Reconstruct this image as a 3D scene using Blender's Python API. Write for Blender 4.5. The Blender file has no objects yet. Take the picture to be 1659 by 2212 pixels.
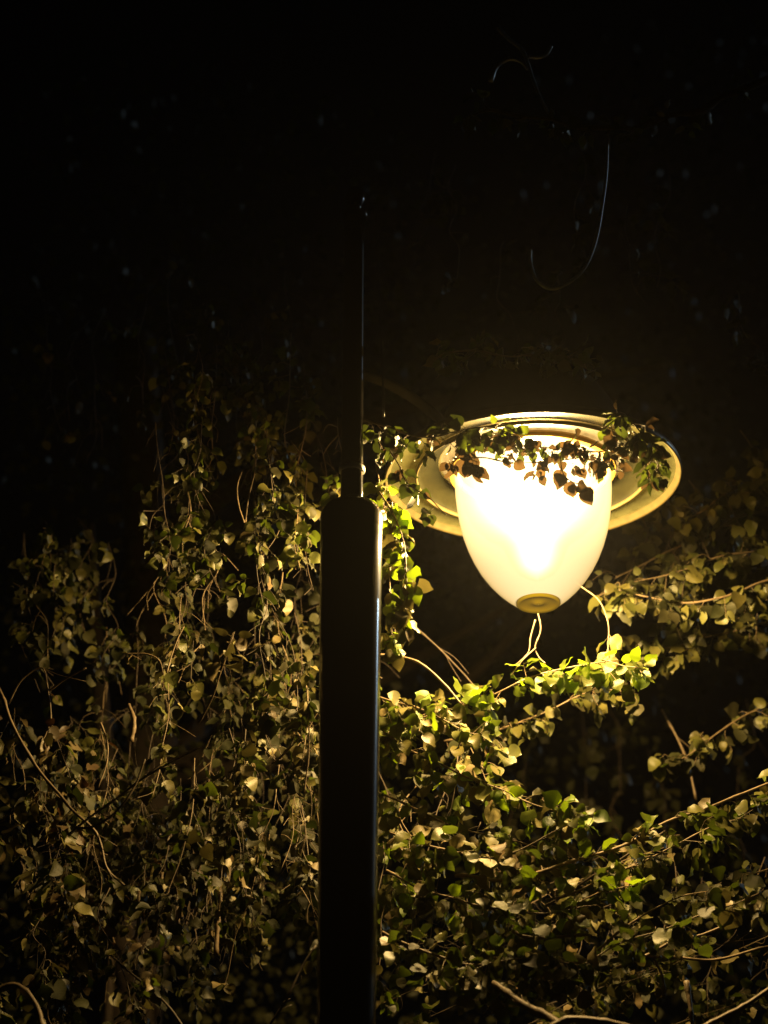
import bpy, math, random
from mathutils import Vector, Matrix, noise

# ------------------------------------------------------------------ camera
scene = bpy.context.scene
C = scene.collection
PITCH = math.radians(25.4)
CAM = Vector((0.0, 0.0, 1.6))
cam_d = bpy.data.cameras.new("camera")
cam = bpy.data.objects.new("camera", cam_d)
C.objects.link(cam)
cam.location = CAM
cam.rotation_euler = (math.pi / 2 + PITCH, 0, 0)
PX_W, PX_H, F_PX = 1659.0, 2212.0, 7115.0
cam_d.sensor_fit = 'HORIZONTAL'
cam_d.sensor_width = 36.0
cam_d.lens = 36.0 * F_PX / PX_W
cam_d.clip_start = 0.1
cam_d.clip_end = 400.0
cam_d.dof.use_dof = True
cam_d.dof.focus_distance = 7.05
cam_d.dof.aperture_fstop = 4.0
scene.camera = cam

# ------------------------------------------------------------------ world, cool side light, exposure
SIDE_EL, SIDE_AZ = math.radians(24), math.radians(52)   # azimuth from +Y towards +X
world = bpy.data.worlds.new("World")
scene.world = world
world.use_nodes = True
wn = world.node_tree
for n in list(wn.nodes):
    wn.nodes.remove(n)
wo = wn.nodes.new('ShaderNodeOutputWorld')
wb = wn.nodes.new('ShaderNodeBackground')
ws = wn.nodes.new('ShaderNodeTexSky')
ws.sky_type = 'NISHITA'
ws.sun_disc = False
ws.sun_elevation = SIDE_EL
ws.sun_rotation = SIDE_AZ
wb.inputs['Strength'].default_value = 0.00007
wn.links.new(ws.outputs[0], wb.inputs['Color'])
wn.links.new(wb.outputs[0], wo.inputs['Surface'])

md = bpy.data.lights.new("cool_side_light", 'SUN')  # cool directional light added in place of an unseen lamp to the right
md.energy = 0.13
md.angle = math.radians(0.5)
md.color = (0.62, 0.84, 1.0)
cool_side_light = bpy.data.objects.new("cool_side_light", md)
C.objects.link(cool_side_light)
to_side_light = Vector((math.sin(SIDE_AZ) * math.cos(SIDE_EL), math.cos(SIDE_AZ) * math.cos(SIDE_EL), math.sin(SIDE_EL)))
cool_side_light.rotation_euler = to_side_light.to_track_quat('Z', 'Y').to_euler()

scene.view_settings.view_transform = 'Standard'
scene.view_settings.look = 'None'
scene.view_settings.exposure = 0.0
scene.view_settings.gamma = 1.0
scene.view_settings.use_curve_mapping = False
scene.cycles.max_bounces = 6
scene.cycles.diffuse_bounces = 3
scene.cycles.glossy_bounces = 2
scene.cycles.transmission_bounces = 4
scene.cycles.transparent_max_bounces = 12
scene.cycles.sample_clamp_indirect = 2.0
scene.cycles.caustics_reflective = False
scene.cycles.caustics_refractive = False
scene.cycles.use_denoising = True

# ------------------------------------------------------------------ helpers
ROT = cam.rotation_euler.to_matrix()


def P(px, py, Y):
    """the point of the vertical plane y=Y that the photograph shows at (px, py) of 1659 x 2212"""
    d = ROT @ Vector(((px - PX_W / 2) / F_PX, -(py - PX_H / 2) / F_PX, -1.0))
    return CAM + d * ((Y - CAM.y) / d.y)


def tag(o, label=None, cat=None, group=None, kind=None):
    if label: o['label'] = label
    if cat: o['category'] = cat
    if group: o['group'] = group
    if kind: o['kind'] = kind
    return o


def empty(name, loc, parent=None):
    o = bpy.data.objects.new(name, None)
    C.objects.link(o)
    o.location = loc
    o.empty_display_size = 0.05
    if parent: o.parent = parent
    return o


class MB:
    def __init__(self):
        self.v, self.f, self.mi = [], [], []

    def add(self, vs, fs, m=0):
        b = len(self.v)
        self.v += vs
        self.f += [tuple(i + b for i in f) for f in fs]
        self.mi += [m] * len(fs)

    def tube(self, pts, radii, seg=6, cap=True, m=0):
        n = len(pts)
        vs, fs = [], []
        up = None
        for i, p in enumerate(pts):
            t = (pts[min(i + 1, n - 1)] - pts[max(i - 1, 0)])
            t = t.normalized() if t.length > 1e-9 else Vector((0, 0, 1))
            if up is None:
                up = t.orthogonal().normalized()
            else:
                up = (up - t * up.dot(t))
                up = up.normalized() if up.length > 1e-6 else t.orthogonal().normalized()
            s = t.cross(up)
            r = radii[i] if isinstance(radii, (list, tuple)) else radii
            for k in range(seg):
                a = 2 * math.pi * k / seg
                vs.append(tuple(p + up * (r * math.cos(a)) + s * (r * math.sin(a))))
        for i in range(n - 1):
            for k in range(seg):
                k2 = (k + 1) % seg
                fs.append((i * seg + k, i * seg + k2, (i + 1) * seg + k2, (i + 1) * seg + k))
        if cap:
            fs.append(tuple(reversed(range(seg))))
            fs.append(tuple((n - 1) * seg + k for k in range(seg)))
        self.add(vs, fs, m)

    def lathe(self, prof, seg=48, closed=False, origin=Vector((0, 0, 0)), m=0):
        n = len(prof)
        vs, fs = [], []
        for r, z in prof:
            for k in range(seg):
                a = 2 * math.pi * k / seg
                vs.append((origin.x + r * math.cos(a), origin.y + r * math.sin(a), origin.z + z))
        rng = n if closed else n - 1
        for i in range(rng):
            j = (i + 1) % n
            for k in range(seg):
                k2 = (k + 1) % seg
                fs.append((i * seg + k, i * seg + k2, j * seg + k2, j * seg + k))
        self.add(vs, fs, m)

    def build(self, name, mat, parent=None, smooth=True, origin=None):
        me = bpy.data.meshes.new(name)
        v = self.v
        if origin is not None:
            v = [(a - origin.x, b - origin.y, c - origin.z) for a, b, c in v]
        me.from_pydata(v, [], self.f)
        mats = mat if isinstance(mat, (list, tuple)) else [mat]
        for mm in mats: me.materials.append(mm)
        if len(mats) > 1:
            me.polygons.foreach_set('material_index', self.mi)
        if smooth:
            me.polygons.foreach_set('use_smooth', [True] * len(self.f))
        me.update()
        o = bpy.data.objects.new(name, me)
        C.objects.link(o)
        if origin is not None and parent is None: o.location = origin
        if parent: o.parent = parent
        return o


def spline(pts, per=5):
    """Catmull-Rom through pts"""
    if len(pts) < 3:
        a, b = pts[0], pts[-1]
        return [a.lerp(b, i / (per * 1.0)) for i in range(per + 1)]
    out = []
    q = [pts[0] * 2 - pts[1]] + list(pts) + [pts[-1] * 2 - pts[-2]]
    for i in range(1, len(q) - 2):
        p0, p1, p2, p3 = q[i - 1], q[i], q[i + 1], q[i + 2]
        for k in range(per):
            t = k / per
            out.append(0.5 * ((2 * p1) + (p2 - p0) * t + (2 * p0 - 5 * p1 + 4 * p2 - p3) * t * t + (3 * p1 - p0 - 3 * p2 + p3) * t ** 3))
    out.append(pts[-1].copy())
    return out


# ------------------------------------------------------------------ materials
def mat_new(name):
    m = bpy.data.materials.new(name)
    m.use_nodes = True
    nt = m.node_tree
    for n in list(nt.nodes): nt.nodes.remove(n)
    out = nt.nodes.new('ShaderNodeOutputMaterial')
    return m, nt, out


def leaf_material(name, front, trans, t_mix, rough=0.38, spec=0.5, var=0.35):
    m, nt, out = mat_new(name)
    N, L = nt.nodes.new, nt.links.new
    info = N('ShaderNodeObjectInfo')
    geo = N('ShaderNodeNewGeometry')
    tc = N('ShaderNodeTexCoord')
    ns = N('ShaderNodeTexNoise'); ns.inputs['Scale'].default_value = 90; ns.inputs['Detail'].default_value = 3
    L(tc.outputs['Object'], ns.inputs['Vector'])
    # leaf veins: slanting stripes either side of the midrib, from the leaf's own coordinates
    sep = N('ShaderNodeSeparateXYZ'); L(tc.outputs['Object'], sep.inputs[0])
    ax = N('ShaderNodeMath'); ax.operation = 'ABSOLUTE'; L(sep.outputs['X'], ax.inputs[0])
    sb = N('ShaderNodeMath'); sb.operation = 'SUBTRACT'; L(sep.outputs['Y'], sb.inputs[0]); L(ax.outputs[0], sb.inputs[1])
    ml = N('ShaderNodeMath'); ml.operation = 'MULTIPLY'; ml.inputs[1].default_value = 46.0; L(sb.outputs[0], ml.inputs[0])
    sn = N('ShaderNodeMath'); sn.operation = 'SINE'; L(ml.outputs[0], sn.inputs[0])
    pw = N('ShaderNodeMapRange'); pw.inputs[1].default_value = 0.75; pw.inputs[2].default_value = 1.0
    pw.inputs[3].default_value = 1.0; pw.inputs[4].default_value = 1.22
    L(sn.outputs[0], pw.inputs[0])
    mr = N('ShaderNodeMapRange'); mr.inputs[3].default_value = 1 - var; mr.inputs[4].default_value = 1 + var
    L(info.outputs['Random'], mr.inputs[0])
    mn = N('ShaderNodeMapRange'); mn.inputs[1].default_value = 0.3; mn.inputs[2].default_value = 0.7
    mn.inputs[3].default_value = 0.72; mn.inputs[4].default_value = 1.2
    L(ns.outputs['Fac'], mn.inputs[0])
    m1 = N('ShaderNodeMath'); m1.operation = 'MULTIPLY'; L(mr.outputs[0], m1.inputs[0]); L(mn.outputs[0], m1.inputs[1])
    m2 = N('ShaderNodeMath'); m2.operation = 'MULTIPLY'; L(m1.outputs[0], m2.inputs[0]); L(pw.outputs[0], m2.inputs[1])
    hsv = N('ShaderNodeHueSaturation'); hsv.inputs['Color'].default_value = (*front, 1)
    hr = N('ShaderNodeMapRange'); hr.inputs[3].default_value = 0.47; hr.inputs[4].default_value = 0.52
    fr = N('ShaderNodeMath'); fr.operation = 'FRACT'
    f7 = N('ShaderNodeMath'); f7.operation = 'MULTIPLY'; f7.inputs[1].default_value = 7.31
    L(info.outputs['Random'], f7.inputs[0]); L(f7.outputs[0], fr.inputs[0]); L(fr.outputs[0], hr.inputs[0])
    L(hr.outputs[0], hsv.inputs['Hue']); L(m2.outputs[0], hsv.inputs['Value'])
    # the underside is paler
    back = N('ShaderNodeMixRGB'); back.blend_type = 'MIX'
    pal = N('ShaderNodeHueSaturation'); pal.inputs['Saturation'].default_value = 0.9; pal.inputs['Value'].default_value = 1.3
    L(hsv.outputs[0], pal.inputs['Color'])
    L(geo.outputs['Backfacing'], back.inputs[0]); L(hsv.outputs[0], back.inputs[1]); L(pal.outputs[0], back.inputs[2])
    pb = N('ShaderNodeBsdfPrincipled')
    L(back.outputs[0], pb.inputs['Base Color'])
    pb.inputs['Roughness'].default_value = rough
    pb.inputs['Specular IOR Level'].default_value = spec
    bmp = N('ShaderNodeBump'); bmp.inputs['Strength'].default_value = 0.25; bmp.inputs['Distance'].default_value = 0.001
    L(m2.outputs[0], bmp.inputs['Height']); L(bmp.outputs[0], pb.inputs['Normal'])
    tr = N('ShaderNodeBsdfTranslucent')
    tc2 = N('ShaderNodeHueSaturation'); tc2.inputs['Color'].default_value = (*trans, 1); L(m2.outputs[0], tc2.inputs['Value'])
    L(tc2.outputs[0], tr.inputs['Color'])
    mx = N('ShaderNodeMixShader'); mx.inputs[0].default_value = t_mix
    L(pb.outputs[0], mx.inputs[1]); L(tr.outputs[0], mx.inputs[2])
    L(mx.outputs[0], out.inputs['Surface'])
    return m


def plain(name, col, rough=0.6, metallic=0.0, spec=0.5, nscale=30, nvar=0.35, bump=0.3, bdist=0.002, coat=0.0):
    m, nt, out = mat_new(name)
    N, L = nt.nodes.new, nt.links.new
    tc = N('ShaderNodeTexCoord')
    ns = N('ShaderNodeTexNoise'); ns.inputs['Scale'].default_value = nscale; ns.inputs['Detail'].default_value = 5
    L(tc.outputs['Object'], ns.inputs['Vector'])
    mr = N('ShaderNodeMapRange'); mr.inputs[1].default_value = 0.3; mr.inputs[2].default_value = 0.7
    mr.inputs[3].default_value = 1 - nvar; mr.inputs[4].default_value = 1 + nvar
    L(ns.outputs['Fac'], mr.inputs[0])
    hs = N('ShaderNodeHueSaturation'); hs.inputs['Color'].default_value = (*col, 1); L(mr.outputs[0], hs.inputs['Value'])
    pb = N('ShaderNodeBsdfPrincipled')
    L(hs.outputs[0], pb.inputs['Base Color'])
    pb.inputs['Roughness'].default_value = rough
    pb.inputs['Metallic'].default_value = metallic
    pb.inputs['Specular IOR Level'].default_value = spec
    pb.inputs['Coat Weight'].default_value = coat
    bm = N('ShaderNodeBump'); bm.inputs['Strength'].default_value = bump; bm.inputs['Distance'].default_value = bdist
    L(ns.outputs['Fac'], bm.inputs['Height']); L(bm.outputs[0], pb.inputs['Normal'])
    L(pb.outputs[0], out.inputs['Surface'])
    return m


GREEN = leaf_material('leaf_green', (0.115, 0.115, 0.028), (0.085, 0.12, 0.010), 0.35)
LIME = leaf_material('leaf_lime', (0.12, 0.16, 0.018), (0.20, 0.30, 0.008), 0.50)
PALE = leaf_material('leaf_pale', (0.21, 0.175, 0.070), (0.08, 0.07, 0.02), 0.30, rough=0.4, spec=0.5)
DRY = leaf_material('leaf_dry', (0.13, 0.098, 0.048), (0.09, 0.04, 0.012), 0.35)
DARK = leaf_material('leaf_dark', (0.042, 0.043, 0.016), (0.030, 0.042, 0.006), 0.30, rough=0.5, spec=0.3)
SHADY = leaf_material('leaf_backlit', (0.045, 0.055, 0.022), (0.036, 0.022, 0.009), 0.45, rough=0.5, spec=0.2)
STEM = plain('stem_bark', (0.17, 0.12, 0.065), 0.6, nscale=120)
DARKSTEM = plain('stem_dark_bark', (0.07, 0.05, 0.032), 0.7, nscale=80)
BARK = plain('tree_bark', (0.035, 0.024, 0.016), 0.85, nscale=18, bump=1.0, bdist=0.02)
PAINT = plain('black_pole_paint', (0.006, 0.0055, 0.0055), 0.16, spec=0.9, coat=0.3, nscale=200, nvar=0.2, bump=0.04, bdist=0.0005)
RIM_P = plain('shade_rim_enamel', (0.036, 0.028, 0.010), 0.35, spec=0.5, nscale=60, nvar=0.2, bump=0.2, bdist=0.001)
ARM_P = plain('lamp_arm_matte_paint', (0.004, 0.004, 0.004), 0.95, spec=0.02, nscale=60)
DOME_P = plain('lamp_housing_paint', (0.010, 0.0095, 0.009), 0.95, spec=0.05, nscale=60)
BRASS = plain('brass', (0.42, 0.26, 0.06), 0.35, metallic=0.7, nscale=90, nvar=0.2, bump=0.1)
CABLE = plain('pale_glint_metal', (0.7, 0.72, 0.75), 0.5, spec=1.0, metallic=0.7, nscale=200, nvar=0.1, bump=0.02)  # highlight put into a pale base colour for loop, shoots and band
SOIL = plain('soil', (0.05, 0.042, 0.03), 0.95, nscale=3, nvar=0.5, bump=1.0, bdist=0.05)
GRASS = plain('grass_blade', (0.04, 0.07, 0.02), 0.6, nscale=6)


def glow_material(name, col, edge, top, bottom, power, transp, z0, z1):
    """lit frosted glass: lets some light through and gives off its own, less where it is seen edge on
    (power) and less towards the end that is farther from the bulb (bottom, top at heights z0, z1)"""
    m, nt, out = mat_new(name)
    N, L = nt.nodes.new, nt.links.new
    lw = N('ShaderNodeLayerWeight'); lw.inputs['Blend'].default_value = 0.5
    inv = N('ShaderNodeMath'); inv.operation = 'SUBTRACT'; inv.inputs[0].default_value = 1.0; L(lw.outputs['Facing'], inv.inputs[1])
    pw = N('ShaderNodeMath'); pw.operation = 'POWER'; pw.inputs[1].default_value = power; L(inv.outputs[0], pw.inputs[0])
    tc = N('ShaderNodeTexCoord'); sp = N('ShaderNodeSeparateXYZ'); L(tc.outputs['Object'], sp.inputs[0])
    mr = N('ShaderNodeMapRange'); mr.interpolation_type = 'SMOOTHSTEP'
    mr.inputs[1].default_value = z0; mr.inputs[2].default_value = z1; mr.inputs[3].default_value = bottom; mr.inputs[4].default_value = top
    L(sp.outputs['Z'], mr.inputs[0])
    st = N('ShaderNodeMath'); st.operation = 'MULTIPLY'; L(pw.outputs[0], st.inputs[0]); L(mr.outputs[0], st.inputs[1])
    lw2 = N('ShaderNodeLayerWeight'); lw2.inputs['Blend'].default_value = 0.22
    mx = N('ShaderNodeMixRGB'); mx.inputs[1].default_value = (*col, 1); mx.inputs[2].default_value = (*edge, 1)
    L(lw2.outputs['Facing'], mx.inputs[0])
    em = N('ShaderNodeEmission'); L(mx.outputs[0], em.inputs['Color']); L(st.outputs[0], em.inputs['Strength'])
    tr = N('ShaderNodeBsdfTransparent'); tr.inputs[0].default_value = (transp, transp * 0.97, transp * 0.9, 1)
    ad = N('ShaderNodeAddShader')
    L(em.outputs[0], ad.inputs[0]); L(tr.outputs[0], ad.inputs[1])
    L(ad.outputs[0], out.inputs['Surface'])
    return m


BOWL = glow_material('lit_frosted_glass', (1.0, 0.77, 0.39), (1.0, 0.58, 0.13), 2.7, 1.06, 0.3, 0.22, -0.25, -0.02)
CORE = glow_material('glow_core_emission', (1.0, 0.82, 0.5), (1.0, 0.8, 0.45), 20.0, 12.0, 5.5, 0.9, -0.25, 0.0)
AMBER = glow_material('lit_amber_cap', (0.60, 0.32, 0.004), (1.0, 0.55, 0.06), 1.25, 1.1, 1.5, 0.02, -0.32, -0.29)


def translucent_enamel(name, col, thru):
    """thin tinted acrylic: reflects like enamel and lets a little of the lamp through"""
    m = plain(name, col, 0.36, spec=0.22, nscale=26, nvar=0.35, bump=0.12, bdist=0.001)
    nt = m.node_tree
    out = [n for n in nt.nodes if n.type == 'OUTPUT_MATERIAL'][0]
    src = out.inputs['Surface'].links[0].from_socket
    tr = nt.nodes.new('ShaderNodeBsdfTransparent'); tr.inputs[0].default_value = (*thru, 1)
    ad = nt.nodes.new('ShaderNodeAddShader')
    nt.links.new(src, ad.inputs[0]); nt.links.new(tr.outputs[0], ad.inputs[1])
    nt.links.new(ad.outputs[0], out.inputs['Surface'])
    return m


SHADE_P = translucent_enamel('tinted_shade', (0.038, 0.039, 0.017), (0.46, 0.42, 0.32))
INNER_P = translucent_enamel('tinted_inner_plate', (0.005, 0.0052, 0.0024), (0.36, 0.33, 0.25))

# ------------------------------------------------------------------ ground
rg = random.Random(3)
gm = MB()
NG = 60
vs = []
for j in range(NG + 1):
    for i in range(NG + 1):
        u, v = (i / NG * 2 - 1), (j / NG * 2 - 1)
        x = math.copysign(abs(u) ** 2.2, u) * 60
        y = math.copysign(abs(v) ** 2.2, v) * 60 + 7
        vs.append((x, y, 0.05 * noise.noise(Vector((x * 0.4, y * 0.4, 0)))))
fs = [(j * (NG + 1) + i, j * (NG + 1) + i + 1, (j + 1) * (NG + 1) + i + 1, (j + 1) * (NG + 1) + i) for j in range(NG) for i in range(NG)]
gm.add(vs, fs)
tag(gm.build('ground', SOIL), kind='structure')
gb = MB()
for i in range(5000):
    x, y = rg.uniform(-3, 3), rg.uniform(3.5, 10)
    h, w, a = rg.uniform(0.06, 0.18), 0.004, rg.uniform(0, math.pi)
    z = 0.05 * noise.noise(Vector((x * 0.4, y * 0.4, 0))) - 0.01
    dx, dy = math.cos(a) * w, math.sin(a) * w
    lx, ly = rg.uniform(-.05, .05), rg.uniform(-.05, .05)
    gb.add([(x - dx, y - dy, z), (x + dx, y + dy, z), (x + lx, y + ly, z + h)], [(0, 1, 2)])
tag(gb.build('grass', GRASS, smooth=False), kind='stuff', label='dark grass growing on the soil around the lamp post', cat='grass')

# ------------------------------------------------------------------ thin haze added for the bloom around the lamp
hz = MB()
hx0, hx1, hy0, hy1, hz0, hz1 = -62, 62, -55, 69, -1.2, 12
hz.add([(x, y, z) for z in (hz0, hz1) for y in (hy0, hy1) for x in (hx0, hx1)],
       [(0, 2, 3, 1), (4, 5, 7, 6), (0, 1, 5, 4), (2, 6, 7, 3), (0, 4, 6, 2), (1, 3, 7, 5)])
hm, hnt, hout = mat_new('bloom_haze_volume')
pv = hnt.nodes.new('ShaderNodeVolumePrincipled')
pv.inputs['Color'].default_value = (0.9, 0.9, 0.9, 1)
pv.inputs['Density'].default_value = 0.0004
pv.inputs['Anisotropy'].default_value = 0.9
hnt.links.new(pv.outputs[0], hout.inputs['Volume'])
tag(hz.build('bloom_haze', hm, smooth=False), kind='stuff')

# ------------------------------------------------------------------ street lamp
YP, YL = 6.05, 6.43
DISC = P(1151, 1026, YL)                         # centre of the shade's plane
pole_t = P(759.5, 1090, YP)
pole_b = P(748, 2212, YP)
lean = (pole_t.x - pole_b.x) / (pole_t.z - pole_b.z)
base = Vector((pole_t.x - lean * pole_t.z, YP, 0))
lamp = empty('street_lamp', base)
tag(lamp, 'black garden street lamp with a glowing glass bowl under a wide round shade', 'street lamp')


def rel(v):
    return v - base


def on_pole(z):
    return Vector((lean * z, 0, z))


zt, zb = pole_t.z, pole_b.z
pxs = (P(760, 1150, YP) - P(759, 1150, YP)).x
pxb = (P(760, 2200, YP) - P(759, 2200, YP)).x
r_top, r_bot = 67 * pxs, 63.5 * pxb
slope = (r_top - r_bot) / (zt - zb)
# sleeve: rounded shoulder at the top
zsh = P(760, 1122, YP).z
m = MB()
m.tube([on_pole(z) for z in (0.28, 1.2, 2.2, zb, (zb + zsh) / 2, zsh - 0.02)],
       [r_bot, r_bot, r_bot, r_bot, (r_top + r_bot) / 2, r_top], 48, cap=False)
m.build('lower_pole', PAINT, lamp)
m = MB()
r_up = 24.5 * pxs
prof = []
for i in range(13):
    a = i / 12 * math.pi / 2
    prof.append((r_up + 0.001 + (r_top - r_up) * math.cos(a) ** 0.75, 0.036 * math.sin(a)))
prof = [(r_top + 0.0005, -0.022)] + prof
o = MB()
o.lathe(prof, 48, origin=on_pole(zsh))
o.build('pole_shoulder', PAINT, lamp)
ztop = P(800, 470, YP).z
m = MB()
zz = [zsh + i / 10 * (ztop - zsh) for i in range(11)]
m.tube([on_pole(z) for z in zz], [r_up * (1 - 0.12 * i / 10) for i in range(11)], 32)
m.build('upper_pole', PAINT, lamp)
m = MB()
m.lathe([(0.001, 0.075), (0.012, 0.07), (0.02, 0.055), (0.021, 0.04), (0.014, 0.025), (0.012, 0.018), (0.026, 0.01), (0.028, 0), (0.022, -0.006)], 32, origin=on_pole(ztop))
m.build('finial', PAINT, lamp)
m = MB()
m.lathe([(0.17, 0.0), (0.17, 0.03), (0.12, 0.05), (0.10, 0.12), (0.088, 0.2), (0.085, 0.27), (r_bot + 0.004, 0.285), (r_bot - 0.002, 0.29)], 40, origin=Vector((0, 0, 0)))
m.build('pole_base', PAINT, lamp)
# small raised band added to stand for a twig's shadow across the thin pole
m = MB()
zc = P(785, 1015, YP).z
m.lathe([(r_up - 0.001, -0.006), (r_up + 0.0035, -0.005), (r_up + 0.0035, 0.005), (r_up - 0.001, 0.006)], 32, origin=on_pole(zc))
m.build('twig_shadow_band', CABLE, lamp)

# head
DC = rel(DISC)
head = empty('lamp_head', DC, lamp)
head.rotation_euler = (0, math.radians(-1.1), 0)
PXL = (P(1160, 1026, YL) - P(1159, 1026, YL)).x
R = 320.5 * PXL
RI = 252 * PXL
shade = MB()
# underside with a raised centre inside the inner ring, a soft fall to the rim, then the top skin
shade.lathe([(RI, 0.003), (R * 0.90, 0.004), (R - 0.012, 0.001)], 96)
shade.lathe([(R - 0.004, 0.010), (R * 0.90, 0.020), (RI, 0.028), (0.2, 0.034)], 96)
s_o = shade.build('lamp_shade', SHADE_P, head)
m = MB()
m.lathe([(0.158, 0.016), (RI - 0.012, 0.014), (RI - 0.003, 0.010), (RI + 0.001, 0.003)], 96)
m.build('inner_plate', INNER_P, s_o)
m = MB()
m.lathe([(R - 0.012, 0.001), (R - 0.008, -0.003), (R - 0.004, -0.008), (R - 0.001, -0.012), (R, -0.010), (R + 0.001, -0.006), (R - 0.001, 0.004), (R - 0.004, 0.010)], 96)
m.build('rim', RIM_P, s_o)
m = MB()
m.lathe([(RI + 0.003 * math.cos(a), 0.0 + 0.005 * math.sin(a)) for a in [i / 10 * 2 * math.pi for i in range(10)]], 96, closed=True)
m.build('inner_ring', RIM_P, s_o)
m = MB()
m.lathe([(0.205, 0.030), (0.203, 0.08), (0.19, 0.14), (0.16, 0.19), (0.11, 0.225), (0.05, 0.245), (0.03, 0.25), (0.028, 0.28), (0.001, 0.285)], 64)
m.build('lamp_housing', DOME_P, head)
m = MB()
m.lathe([(0.181, 0.004), (0.183, 0.012), (0.181, 0.018), (0.160, 0.018), (0.158, 0.008), (0.166, 0.001), (0.181, 0.004)], 64)
m.build('glass_collar', BRASS, head)
# glass bowl: (radius, height) in photo pixels
prof = [(169, 14), (169.5, -10), (168.5, -45), (166, -78), (161.5, -110), (155, -142), (146, -172), (135, -200), (121, -228), (104, -254), (86, -276), (68, -294), (50, -309)]
m = MB()
m.lathe([(r * PXL, z * PXL * 0.975) for r, z in prof], 96)
g_o = m.build('glass_bowl', BOWL, head)
m = MB()  # glowing core added to give the bowl its white, narrowing middle
cprof = [(2, 30), (60, 28), (120, 20), (148, 0), (156, -35), (152, -70), (138, -102), (116, -126), (92, -144), (74, -162), (64, -184), (55, -208), (40, -230), (18, -244), (1, -248)]
m.lathe([(r * PXL, z * PXL) for r, z in cprof], 64)
m.build('glow_core', CORE, g_o)
m = MB()
zc0 = -309 * PXL * 0.975
m.lathe([(47 * PXL, zc0 + 0.001), (47 * PXL, zc0 - 0.003), (44 * PXL, zc0 - 0.006), (38 * PXL, zc0 - 0.003), (26 * PXL, zc0 - 0.001), (14 * PXL, zc0 - 0.001), (9 * PXL, zc0 - 0.004), (5 * PXL, zc0 - 0.005), (0.0005, zc0 - 0.005)], 48)
m.build('bottom_cap', AMBER, head)
# arm from the thin pole over to the housing
m = MB()
a0 = on_pole(DC.z + 0.055)
a3 = DC + Vector((-0.17, -0.08, 0.062))
pts = spline([a0, a0.lerp(a3, .33) + Vector((0, 0, 0.02)), a0.lerp(a3, .66) + Vector((0, 0, 0.02)), a3], 8)
m.tube(pts, 0.011, 16)
m.build('arm', ARM_P, lamp)
m = MB()
pts = spline([rel(P(812, 455, YP + .02)), rel(P(815, 560, YP)), rel(P(820, 680, YP)), rel(P(826, 790, YP)), rel(P(829, 900, YP + .02))], 6)
m.tube(pts, 0.0022, 8)
m.build('conduit', PAINT, lamp)

ld = bpy.data.lights.new('lamp_bulb_light', 'POINT')
ld.energy = 760.0
ld.color = (1.0, 0.69, 0.28)
ld.shadow_soft_size = 0.05
lo = bpy.data.objects.new('lamp_bulb_light', ld)
C.objects.link(lo)
lo.parent = head
lo.location = (0, 0, -0.075)

# ------------------------------------------------------------------ leaves
def leaf_mesh(kind, mat, rnd):
    """one ovate leaf, pointed, folded along the midrib and curled, with its stalk; length 1 along +Y"""
    wmax = {'ovate': 0.38, 'broad': 0.50, 'narrow': 0.20}[kind]
    fold = rnd.uniform(0.15, 0.6)
    curl = rnd.uniform(-0.25, 0.75)
    twist = rnd.uniform(-0.5, 0.5)
    wav = rnd.uniform(0, 6.28)
    rows = [(0.0, 0.0), (0.07, 0.62), (0.22, 0.97), (0.42, 1.0), (0.62, 0.78), (0.80, 0.42), (0.92, 0.15), (1.0, 0.0)]
    if kind == 'broad':
        rows[1] = (0.02, 0.75)
    vs, fs = [], []
    pet = 0.28
    y0 = pet
    for i, (t, w) in enumerate(rows):
        y = y0 + t * math.cos(curl * t)
        zc = -curl * t * t * 0.55 + 0.03 * math.sin(t * 9 + wav)
        hw = w * wmax
        tw = twist * t
        for s in (-1, 0, 1):
            dx, dz = s * hw, abs(s) * hw * math.tan(fold) * 0.6 + (0.04 * math.sin(t * 13 + s * 2 + wav) if s else 0)
            vs.append((dx * math.cos(tw) - dz * math.sin(tw), y + (-(0.05) * abs(s) if kind == 'broad' and t < 0.1 else 0), zc + dx * math.sin(tw) + dz * math.cos(tw)))
    n = len(rows)
    for i in range(n - 1):
        for s in (0, 1):
            a, b, c, d = i * 3 + s, i * 3 + s + 1, (i + 1) * 3 + s + 1, (i + 1) * 3 + s
            fs.append((a, b, c, d))
    b = len(vs)
    pw = 0.014
    for (y, z) in ((0, 0), (pet * 0.5, 0.03), (pet + 0.02, 0.0)):
        vs += [(-pw, y, z), (pw, y, z), (0, y, z - pw * 1.8)]
    for i in range(2):
        for k in range(3):
            k2 = (k + 1) % 3
            fs.append((b + i * 3 + k, b + i * 3 + k2, b + (i + 1) * 3 + k2, b + (i + 1) * 3 + k))
    me = bpy.data.meshes.new('leaf')
    me.from_pydata(vs, [], fs)
    me.materials.append(mat)
    me.polygons.foreach_set('use_smooth', [True] * len(fs))
    me.update()
    return me


rl = random.Random(11)
LEAVES = {}
for mname, mt in (('g', GREEN), ('l', LIME), ('p', PALE), ('d', DRY), ('k', DARK), ('s', SHADY)):
    LEAVES[mname] = {k: [leaf_mesh(k, mt, rl) for _ in range(5)] for k in ('ovate', 'broad', 'narrow')}

N_LEAF = 0


def put_leaf(parent, origin, p, d, n, size, mats, kinds, rnd):
    global N_LEAF
    d = d.normalized()
    n = n - d * n.dot(d)
    n = n.normalized() if n.length > 1e-4 else d.orthogonal().normalized()
    x = d.cross(n)
    M = Matrix((x, d, n)).transposed().to_4x4()
    sx = size * rnd.uniform(0.85, 1.15)
    M = Matrix.Translation(p - origin) @ M @ Matrix.Diagonal((sx, size, size, 1))
    o = bpy.data.objects.new('leaf', rnd.choice(LEAVES[rnd.choice(mats)][rnd.choice(kinds)]))
    o.parent = parent
    o.matrix_local = M
    C.objects.link(o)
    N_LEAF += 1


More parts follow.
